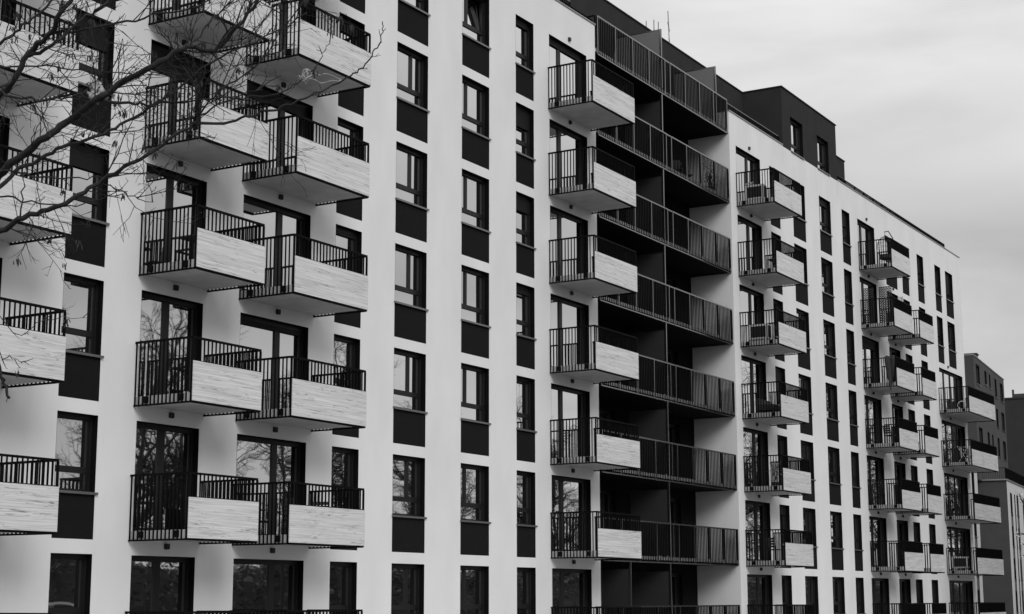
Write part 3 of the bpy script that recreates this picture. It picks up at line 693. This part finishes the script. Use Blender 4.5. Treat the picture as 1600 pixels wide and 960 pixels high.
# hedge bank across the road
q = random.Random(8); b = MB()
for i in range(60000):
    x = q.uniform(28, 240); y = -41+q.gauss(0, 1.1); zt = 4.6+.5*math.sin(x*.23)+.4*math.sin(x*.71+1); z = zt*q.random()**.7
    c = Vector((x, y, z)); a_ = q.random()*6.28; d = Vector((math.cos(a_), math.sin(a_), q.uniform(-.8, .8)))*.25; n_ = Vector((-d.y, d.x, q.uniform(-.3, .3)))*.4
    b.quad(c, c+d*.5+n_, c+d, c+d*.5-n_)
core = MB()
for i in range(106):
    x = 28+i*2.0; zt = 4.0+.5*math.sin(x*.23); core.box(x, x+2.0, -41.6, -40.4, 0, zt)
hd = thing('hedge', 'long dark evergreen hedge across the road, mirrored in the ground floor windows', 'hedge', (0, 0, GZ)); obj('foliage', b.mesh('foliage', M['hedge']), hd); obj('stems', core.mesh('stems', M['hedge']), hd)

# ---- the near tree whose branches enter at upper left
NT = thing('bare_tree', 'bare winter tree reaching in from the left with dry hanging seed bunches', 'tree', (0, 0, 0))
limbs = [  # (points (px, py, depth), radius px start, end)
 ([(-190, 470, 9.6), (-90, 290, 9.4), (-30, 200, 9.2), (0, 153, 9.1), (20, 125, 9.0), (45, 85, 9.0), (75, 55, 8.9), (95, 22, 8.8), (118, -15, 8.8), (150, -70, 8.7)], 8, 3.4, 1),
 ([(45, 88, 9.0), (80, 72, 9.0), (105, 50, 9.1), (135, 25, 9.2), (165, 5, 9.2), (200, -25, 9.3)], 3.6, 2, 1),
 ([(20, 126, 9.0), (-5, 140, 8.8), (8, 148, 8.8), (60, 154, 8.7), (95, 154, 8.7), (125, 147, 8.7), (165, 140, 8.8), (215, 133, 8.8), (250, 140, 8.8)], 3.0, .8, 1),
 ([(-80, 270, 9.4), (-60, 120, 9.6), (0, 68, 9.6), (25, 52, 9.6), (50, 28, 9.6), (85, -5, 9.6)], 4, 2.0, 1),
 ([(0, 104, 9.1), (45, 105, 9.1), (100, 107, 9.2), (150, 113, 9.2), (215, 115, 9.3), (250, 118, 9.3)], 1.8, .7, 1),
 ([(-190, 470, 9.6), (-100, 370, 9.3), (-40, 312, 9.1), (0, 275, 9.0), (35, 243, 8.9), (70, 215, 8.8), (105, 190, 8.8), (150, 155, 8.7), (185, 135, 8.7), (240, 103, 8.6), (280, 80, 8.6), (300, 73, 8.6), (330, 79, 8.6), (350, 66, 8.6), (375, 38, 8.6), (400, 2, 8.6), (425, -35, 8.6)], 9, 2.6, 1),
 ([(298, 74, 8.6), (315, 50, 8.7), (340, 22, 8.8), (372, -8, 8.9)], 1.9, 1.2, 1),
 ([(150, 157, 8.7), (200, 161, 8.7), (240, 163, 8.8), (300, 158, 8.8), (360, 152, 8.9), (410, 140, 8.9)], 3, .8, 1),
 ([(-60, 332, 9.1), (0, 292, 9.3), (30, 262, 9.4), (70, 244, 9.4), (110, 225, 9.4), (160, 210, 9.4), (200, 190, 9.5), (240, 163, 9.5), (270, 145, 9.5), (330, 98, 9.5), (385, 72, 9.5), (440, 45, 9.6), (480, 20, 9.6)], 4.6, 1.2, 1),
 ([(100, 54, 9.1), (119, 48, 9.2), (181, 38, 9.2), (240, 24, 9.3), (300, 14, 9.3), (335, -6, 9.3)], 2.6, 1.4, 1),
 ([(-190, 480, 9.5), (-100, 415, 9.2), (-40, 385, 9.0), (0, 363, 8.9), (30, 343, 8.8), (55, 332, 8.8), (95, 321, 8.7), (130, 300, 8.7), (160, 283, 8.7), (200, 259, 8.6), (240, 235, 8.6), (290, 204, 8.6), (308, 188, 8.6), (311, 165, 8.6), (305, 140, 8.6), (292, 112, 8.6), (277, 89, 8.6), (262, 55, 8.6)], 6.5, 1.0, 1),
 ([(306, 194, 8.6), (360, 190, 8.7), (390, 182, 8.7), (425, 172, 8.7), (455, 163, 8.7), (482, 151, 8.7), (520, 133, 8.8), (548, 119, 8.8), (566, 106, 8.8), (580, 86, 8.8), (592, 70, 8.8), (597, 50, 8.8), (598, 34, 8.8)], 2.6, .8, 0),
 ([(308, 186, 8.6), (340, 165, 8.7), (380, 152, 8.8), (430, 149, 8.8), (452, 138, 8.8), (476, 126, 8.8), (492, 105, 8.8), (505, 82, 8.8), (515, 66, 8.8)], 1.9, .6, 0),
 ([(308, 182, 8.6), (335, 150, 8.5), (370, 125, 8.5), (405, 100, 8.5), (430, 60, 8.5), (440, 20, 8.5)], 1.8, .7, 1),
 ([(-40, 298, 9.1), (0, 305, 9.0), (50, 315, 9.0), (100, 323, 8.9), (140, 318, 8.9), (192, 294, 8.9)], 2.2, .7, 0),
 ([(-20, 268, 9.0), (20, 268, 8.9), (60, 277, 8.9), (110, 279, 8.8), (160, 277, 8.8), (230, 270, 8.8)], 2.2, .8, 0),
 ([(160, 283, 8.7), (190, 298, 8.7), (215, 312, 8.7), (240, 316, 8.8)], 1.4, .6, 1),
 ([(-60, 380, 9.2), (-25, 430, 9.0), (-10, 520, 8.9), (-2, 575, 8.9), (6, 600, 8.9), (15, 623, 8.9)], 5, 2.4, 0),
 ([(30, 343, 8.8), (36, 300, 8.8), (40, 262, 8.9), (48, 225, 8.9), (62, 190, 8.9), (80, 155, 8.9)], 1.6, .7, 0),
 ([(-40, 420, 9.1), (0, 552, 9.0), (14, 556, 9.0), (34, 568, 9.0)], 1.4, .5, 0),
 ([(-40, 430, 9.1), (20, 520, 9.0), (60, 505, 9.0), (100, 494, 9.0), (135, 497, 9.0)], 1.0, .4, 0),
]
limb_b, twig_b, seed_b = MB(), MB(), MB()
nq = random.Random(41)
TO = dict(seg=(.1, .06, .045, .03), wob=(.15, .19, .22, .2), up=(.07, .05, .0, 0), tip=(.4, .4, .5, .5), sides=(4, 3, 3, 3), nb=(3.6, 2.4, 0), ref=(.35, .18, .1), start=(.15, .2, .2), ang=((22, 50), (25, 60), (30, 60)), ratio=((.35, .6), (.4, .6), (.4, .6)), minr=.0013)
def smooth_pts(P, k=4):
    out_ = []
    for i in range(len(P)-1):
        p0, p1, p2, p3 = P[max(i-1, 0)], P[i], P[i+1], P[min(i+2, len(P)-1)]
        for j in range(k):
            t_ = j/k; out_.append(.5*((2*p1)+(p2-p0)*t_+(2*p0-5*p1+4*p2-p3)*t_*t_+(3*p1-p0-3*p2+p3)*t_**3))
    out_.append(P[-1]); return out_
tips = []
for pts, r0, r1, tw in limbs:
    P = smooth_pts([at(*p) for p in pts]); n = len(P)-1
    P = [p+Vector((nq.gauss(0, .0055), nq.gauss(0, .0055), nq.gauss(0, .0055))) if 0 < i < n else p for i, p in enumerate(P)]
    R_ = [(r0+(r1-r0)*(i/n)**.8)*7.8/FPX*(1+nq.uniform(-.07, .07)) for i in range(n+1)]
    limb_b.tube(P, R_, 8, True)
    Ln = sum((P[i+1]-P[i]).length for i in range(n))
    cnt = int(Ln/(.062 if tw else .13))
    for k in range(cnt):
        t_ = .18+.82*(k+nq.random())/cnt; i = min(n-1, int(t_*n)); pp = P[i].lerp(P[i+1], nq.random()); dd = (P[i+1]-P[i]).normalized()
        ax = dd.cross(Vector((nq.gauss(0, 1), nq.gauss(0, 1), nq.gauss(0, 1)))).normalized(); an = math.radians(nq.uniform(30, 75))
        nd = dd*math.cos(an)+ax*math.sin(an)
        ln = nq.uniform(.07, .36)*(1 if nq.random() < .7 else 1.7) if tw else nq.uniform(.02, .09)
        grow(nq, [twig_b], pp, nd, ln, nq.uniform(.0016, .0038), 0, 2 if ln > .1 else 1, TO, tips)
for p, d in tips:
    if nq.random() < .08:      # bunches of dry keys hanging from twig ends
        for k in range(nq.randint(3, 9)):
            s0 = p+Vector((nq.gauss(0, .008), nq.gauss(0, .008), -abs(nq.gauss(0, .01)))); dn = Vector((nq.gauss(0, .25), nq.gauss(0, .25), -1)).normalized()*nq.uniform(.022, .046)
            seed_b.tube([s0, s0+dn*.35, s0+dn*.8, s0+dn], [.0008, .0030, .0034, .0012], 4, False)
tb = at(-190, 475, 9.6); base = Vector((tb.x-.25, tb.y+.1, GZ-.1))
trunk_pts = smooth_pts([base, base.lerp(tb, .35)+Vector((.08, 0, 0)), base.lerp(tb, .7)+Vector((.03, .05, 0)), tb, tb+Vector((-.15, .12, .8)), tb+Vector((-.1, .2, 1.8)), tb+Vector((-.25, .3, 3.0))])
tk = MB().tube(trunk_pts, [.135-.09*i/(len(trunk_pts)-1) for i in range(len(trunk_pts))], 12)
for j, yy in enumerate((-.3, .5)):
    a_ = tb+Vector((-.1, .15, .7+j*.8)); grow(nq, [tk, tk, twig_b], a_, Vector((-.6, yy, .8)).normalized(), 2.2, .04, 0, 3, dict(OPT, seg=(.3, .2, .12, .1, .1), minr=.002, nb=(5, 4, 4, 0)), None)
obj('trunk', tk.mesh('trunk', M['bark'], True), NT); obj('branches', limb_b.mesh('branches', M['bark'], True), NT)
o = obj('twigs', twig_b.mesh('twigs', M['twig']), NT); obj('seed_bunches', seed_b.mesh('seed_bunches', M['seed']), NT)['kind'] = 'stuff'
# strip of plastic caught on the twig
pq = random.Random(3); b = MB()
def strand(px, d=8.78, w_=.004):
    P = smooth_pts([at(x+pq.uniform(-1, 1), y+pq.uniform(-1, 1), d+pq.uniform(-.03, .03)) for x, y in px], 5); b.tube(P, [w_*pq.uniform(.3, .9) for _ in P], 4)
strand([(466, 124), (470, 119), (476, 125), (482, 118), (478, 110), (484, 109), (476, 113), (474, 122), (483, 124), (479, 130)])
strand([(479, 116), (490, 113), (500, 117), (508, 115), (519, 118), (526, 122), (533, 124), (530, 127), (518, 126), (502, 129), (494, 125), (484, 122), (474, 121)])
strand([(476, 108), (472, 116), (478, 122), (486, 116), (481, 107), (474, 110)]); strand([(463, 120), (467, 119), (470, 124), (476, 127), (477, 133)])
strand([(486, 114), (479, 119), (473, 113), (480, 125), (488, 120)])
thing('plastic_strip', 'torn white plastic strip tangled on the outer twig of the bare tree', 'plastic strip', me=b.mesh('plastic_strip', M['weathered']))
# crumpled pale bag scrap held in the fork of two branches
q = random.Random(19); b = MB(); c0 = at(150, 143, 8.72); n1 = 8
for j in range(n1+1):
    for i in range(n1+1):
        u, v = i/n1-.5, j/n1-.5; p = c0+rt0*(u*.085+.02*math.sin(v*9)+q.gauss(0, .005))+Vector((0, 0, 1))*(v*.12*(1-abs(u))+.02*math.sin(u*12)+q.gauss(0, .005))+fw*(.012*math.sin(u*14+v*9)+q.gauss(0, .004)); b.v.append(tuple(p))
for j in range(n1):
    for i in range(n1):
        if q.random() < .86: k = j*(n1+1)+i; b.f.append((k, k+1, k+n1+2, k+n1+1))
o = thing('plastic_bag_scrap', 'crumpled pale scrap of plastic bag caught where two branches cross at upper left', 'plastic bag', me=b.mesh('plastic_bag_scrap', M['weathered'], True))
sm = o.modifiers.new('thick', 'SOLIDIFY'); sm.thickness = .001
# pale twigs at the right edge
b = MB(); P0 = [[(1660, 860, 20), (1630, 830, 20), (1608, 800, 20), (1598, 785, 20), (1592, 770, 20)], [(1630, 842, 20), (1606, 836, 20), (1592, 834, 20), (1588, 837, 20)], [(1650, 880, 20), (1612, 858, 20), (1598, 850, 20)], [(1648, 905, 20), (1614, 878, 20), (1598, 868, 20)]]
bb = MB(); sq = random.Random(12)
for ps in P0:
    P = smooth_pts([at(*p) for p in ps]); b.tube(P, [.014-.009*i/len(P) for i in range(len(P))], 5)
    for p in P[len(P)//2:]:
        for k in range(5):
            c = p+Vector((sq.gauss(0, .02), sq.gauss(0, .02), sq.gauss(0, .02))); d = Vector((sq.gauss(0, 1), sq.gauss(0, 1), sq.gauss(0, 1))).normalized()*.028; n_ = d.cross(Vector((0, 0, 1)))*.45; bb.quad(c, c+d*.5+n_, c+d, c+d*.5-n_)
st0 = at(1660, 860, 20); tp = [Vector((st0.x+.5, st0.y-.6, GZ)), Vector((st0.x+.3, st0.y-.4, -.6)), st0]
r_ = thing('sapling', 'slender pale-budded sapling twigs at the right edge', 'tree'); b.tube(smooth_pts(tp), .03, 7)
for ps in P0[1:]: b.tube([st0, at(*ps[0])], .014, 5)
obj('stem', b.mesh('stem', M['bark']), r_); obj('buds', bb.mesh('buds', M['blossom']), r_)['kind'] = 'stuff'
# parked car, seen only as a reflection in the glass
r_ = thing('parked_car', 'white hatchback parked across the road, mirrored in a ground floor window', 'car', (41.6, -17.2, GZ), 0)
r_.scale = (1, 1, 1.18)
def prof(pts, y0, y1, b):
    n = len(pts); k = len(b.v); b.v += [(x, y0, z) for x, z in pts]+[(x, y1, z) for x, z in pts]
    b.f += [tuple(k+i for i in reversed(range(n))), tuple(k+n+i for i in range(n))]+[(k+i, k+(i+1) % n, k+n+(i+1) % n, k+n+i) for i in range(n)]
b = MB(); prof([(-2.1, .35), (2.1, .35), (2.15, .75), (1.2, .95), (-2.0, .95), (-2.15, .7)], -.88, .88, b); prof([(1.2, .951), (.5, 1.42), (-1.4, 1.45), (-2.0, .951)], -.75, .75, b)
obj('body', b.mesh('body', M['carpaint']), r_)
b = MB(); prof([(1.05, .98), (.45, 1.36), (-1.35, 1.38), (-1.8, .98)], -.76, .76, b); obj('side_glass', b.mesh('side_glass', M['glass']), r_)
for x in (-1.35, 1.35):
    for y in (-.8, .8): obj('wheel', MB().tube([(x, y-.1, .32), (x, y+.1, .32)], .32, 16).mesh('wheel', M['tyre']), r_)
